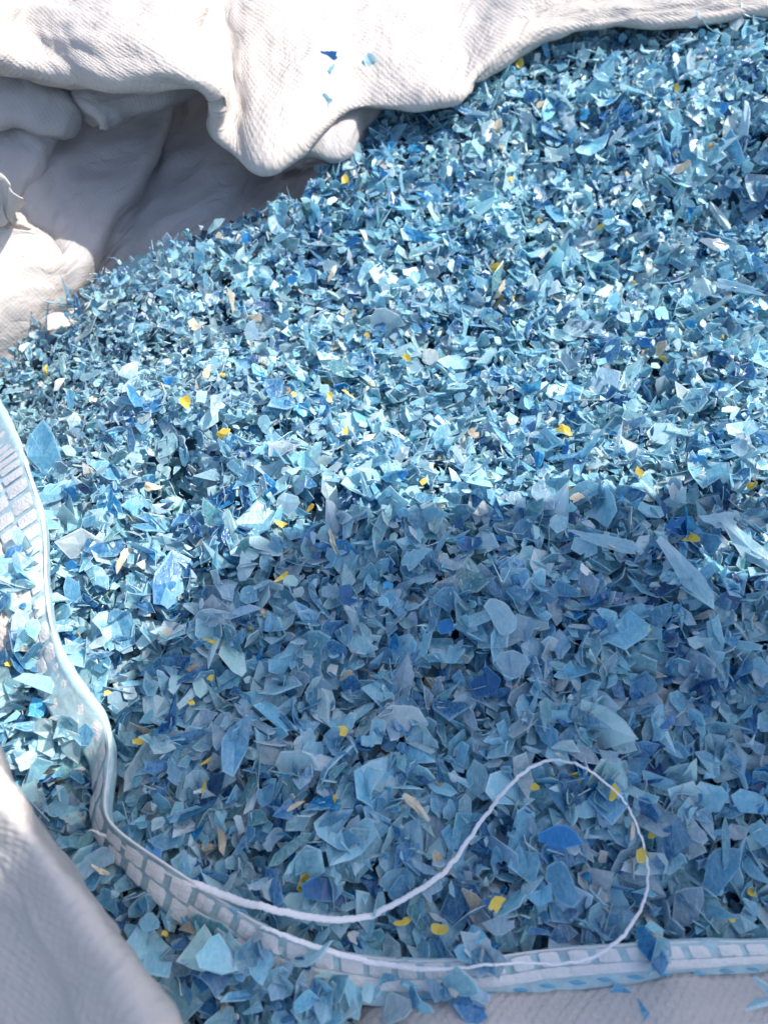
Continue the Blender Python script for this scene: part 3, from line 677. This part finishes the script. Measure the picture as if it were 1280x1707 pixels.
while placed < 178:
    px = rp.uniform(10, 1270); py = rp.uniform(820, 1690) if placed < 130 else rp.uniform(150, 820)
    p, t = hit(px, py, .004); p = p[0]
    if not inside(p[0:1], p[1:2])[0]: continue
    hs = hem_side(p[0:1], p[1:2])[0]
    if abs(hs) < .012: continue
    c = rp.choice(['pale', 'lilac', 'frost', 'mid'], p=[.35, .25, .12, .28]); sh = rp.choice(['round', 'long', 'sliver'], p=[.62, .3, .08])
    shade = py > 860
    cw = dict(pale='pale blue', lilac='greyish blue', frost='frosted blue', mid='deeper blue')[c]
    sw = dict(round='broad', long='long', sliver='thin curled')[sh]
    szp = rp.uniform(34, 58) if py > 820 else rp.uniform(22, 38)
    cols = ['far left', 'left', 'centre left', 'centre right', 'right', 'far right']; col_ = cols[min(5, int(px/1280*6))]
    if hs < 0:
        g = 'large flakes spilled outside the hem'
        zone = ('outside the hem at the left edge' if py < 1300 else ('outside the hem below the thread' if px > 250 else 'outside the hem by the near fold'))
        zone += ', highest part' if py < 1150 else (', upper part' if py < 1400 else (', middle part' if py < 1550 else ', lowest part'))
    elif shade:
        g = 'large flakes on the shaded slope'
        rows_ = ['just below the shade line', 'in the upper shaded slope', 'halfway down the shaded slope', 'in the lower shaded slope', 'low by the thread', 'lowest above the hem']
        zone = rows_[min(5, int((py-860)/125))]+', '+col_
    else:
        g = 'large flakes on the sunlit part'
        rows_ = ['high under the flap', 'in the upper sunlit part', 'in the middle sunlit part', 'in the lower sunlit part', 'on the sunlit crest']
        zone = rows_[min(4, int((py-150)/145))]+', '+col_
    big_ = 'largest ' if szp > (50 if py > 820 else 33) else ('smallish ' if szp < (42 if py > 820 else 27) else '')
    lb = big_+sw+' '+cw+' flake '+zone
    flake(px, py, szp, c, sh, lb, g, up=rp.uniform(.003, .007), face=rp.uniform(.45, .85))
    placed += 1
# flakes stuck on the flap
from mathutils.bvhtree import BVHTree
R_, K_ = FG.shape[:2]; ix = np.arange(R_*K_).reshape(R_, K_)
bvh = BVHTree.FromPolygons(FG.reshape(-1, 3).tolist(), np.stack([ix[:-1, :-1], ix[:-1, 1:], ix[1:, 1:], ix[1:, :-1]], -1).reshape(-1, 4).tolist())
for (a, b, s, c, lb, sh) in [(550,92,28,'blue','bright blue flake stuck on the white flap of the bag','round'), (618,98,26,'frost','pale grey blue flake stuck on the flap right of the blue one','round'),
                            (549,118,24,'pale','pale blue chip put in as the cast shadow of the bright blue flake on the flap','long'),  # this chip stands in for the blue flake's cast shadow
                            (547,166,24,'pale','pale cyan flake caught at the lower edge of the flap','long')]:
    d = Vector(ray(a, b)).normalized(); h_ = bvh.ray_cast(Vector(CAM), d)
    if h_[0] is None: continue
    p = np.array(h_[0]-d*.0025); t = float((p-CAM)@FWD)
    flake(a, b, s, c, sh, lb, 'flakes stuck on the flap', at=(p, t), face=.9)

# ------------------------------------------------------------------ loose white thread
TH = [(148,1383,3,.010),(185,1397,9,.010),(250,1437,16,.009),(330,1476,17,.013),(420,1507,17,.013),(520,1529,16,.014),(600,1531,15,.009),(660,1505,13,.009),(738,1455,12,.009),(780,1400,10,.009),(820,1345,9,.009),(858,1300,8,.009),(900,1272,7,.009),(945,1269,6.5,.009),(990,1290,6,.017),(1035,1330,6,.009),(1062,1380,6,.009),(1079,1440,6,.009),(1073,1500,7,.009),(1040,1558,8,.017),(990,1594,7,.017),(930,1607,6,.017),(850,1605,6,.017),(750,1615,8,.017),(670,1612,12,.017),(590,1597,13,.017),(510,1572,12,.017),(455,1552,9,.017),(436,1546,4,.017)]
tp = crom(np.array(TH, float), 14)
pts, rad = [], []
Hh, tt = hit(tp[:, 0], tp[:, 1], tp[:, 3])
tt = np.convolve(np.pad(tt, 10, 'edge'), np.hanning(21)/np.hanning(21).sum(), 'valid')
pts = P(tp[:, 0]+1.5*vnoise(np.arange(len(tp))*.5, np.zeros(len(tp)), 1)*2, tp[:, 1]+1.5*vnoise(np.arange(len(tp))*.5, np.ones(len(tp))*5, 2)*2, tt)
rad = tp[:, 2]*.36*tt/FPX
pts = crom(pts, 3); rad = crom(rad[:, None], 3)[:, 0]
o = tube('loose_thread', pts, rad, M_thread, None, n=12, ell=.45, twist=2200, ridge=.07)
tagged(o, 'loose white thread looping over the blue flakes near the hem', 'thread')

# ------------------------------------------------------------------ added sheet out of view, cut so that its shade falls on the near slope
shade_px = [(1420,800),(1280,838),(1140,826),(1000,826),(900,842),(800,850),(700,862),(600,860),(520,878),(440,905),(350,960),(280,1040),(225,1120),(195,1200),(170,1262),(90,1300),(10,1330),(-100,1380)]
slit_px = [(1085,964),(1130,938),(1200,905),(1290,885),(1460,875),(1460,990),(1290,988),(1190,980),(1110,972)]  # opening in the added sheet that lets a patch of sun through
XP = .42
def cast(lst):
    out = []
    for a, b in lst:
        p = hit(a, b, .0)[0][0]; q = p+to_sun*((XP-p[0])/to_sun[0]); out.append((q[1], q[2]))
    return np.array(out)
ol = cast(shade_px); hole = cast(slit_px)
ol = np.array([(ol[0][0]+.03, .80), (ol[0][0]+.01, 1.0)]+ol.tolist()+[(ol[-1][0]-.12, ol[-1][1]-.02), (ol[-1][0]-.18, ol[-1][1]-.15), (ol[-1][0]-.20, 1.2), (ol[-1][0]-.22, .8)])
def in_poly(pts, poly):
    x, y = pts[:, 0], pts[:, 1]; c = np.zeros(len(x), bool); j = len(poly)-1
    for i in range(len(poly)):
        xi, yi, xj, yj = *poly[i], *poly[j]
        c ^= ((yi > y) != (yj > y)) & (x < (xj-xi)*(y-yi)/(yj-yi+1e-12)+xi); j = i
    return c
gy_ = np.arange(ol[:, 0].min()-.01, ol[:, 0].max()+.01, .004); gz_ = np.arange(.79, ol[:, 1].max()+.01, .004)
A, B = np.meshgrid(gy_, gz_)
X_ = XP+.010*vnoise(A*9, B*7, 1)+.004*(.5-np.abs(vnoise(A*22+B*9, B*15, 2))*2)
V = np.stack([X_, A, B], -1).reshape(-1, 3); ix = np.arange(A.size).reshape(A.shape)
F = np.stack([ix[:-1, :-1], ix[:-1, 1:], ix[1:, 1:], ix[1:, :-1]], -1).reshape(-1, 4)
cc = V[F].mean(1)[:, 1:]; keep = in_poly(cc, ol) & ~in_poly(cc, hole); F = F[keep]
used = np.unique(F); rem = np.full(len(V), -1); rem[used] = np.arange(len(used))
me = mesh_np('added_shade_sheet', V[used], rem[F]); uv = me.uv_layers.new(name='UVMap')
uv.data.foreach_set('uv', V[used][rem[F].ravel()][:, 1:].astype(np.float32).ravel())
o = link('added_shade_sheet', me, M_fab, bag); m = o.modifiers.new('thickness', 'SOLIDIFY'); m.thickness = .001; m.offset = 0
o['label'] = 'added cloth sheet out of view at the right, cut to shade the near slope'
print('tris', sum(len(o.data.polygons) for o in sc.objects if o.type == 'MESH'))
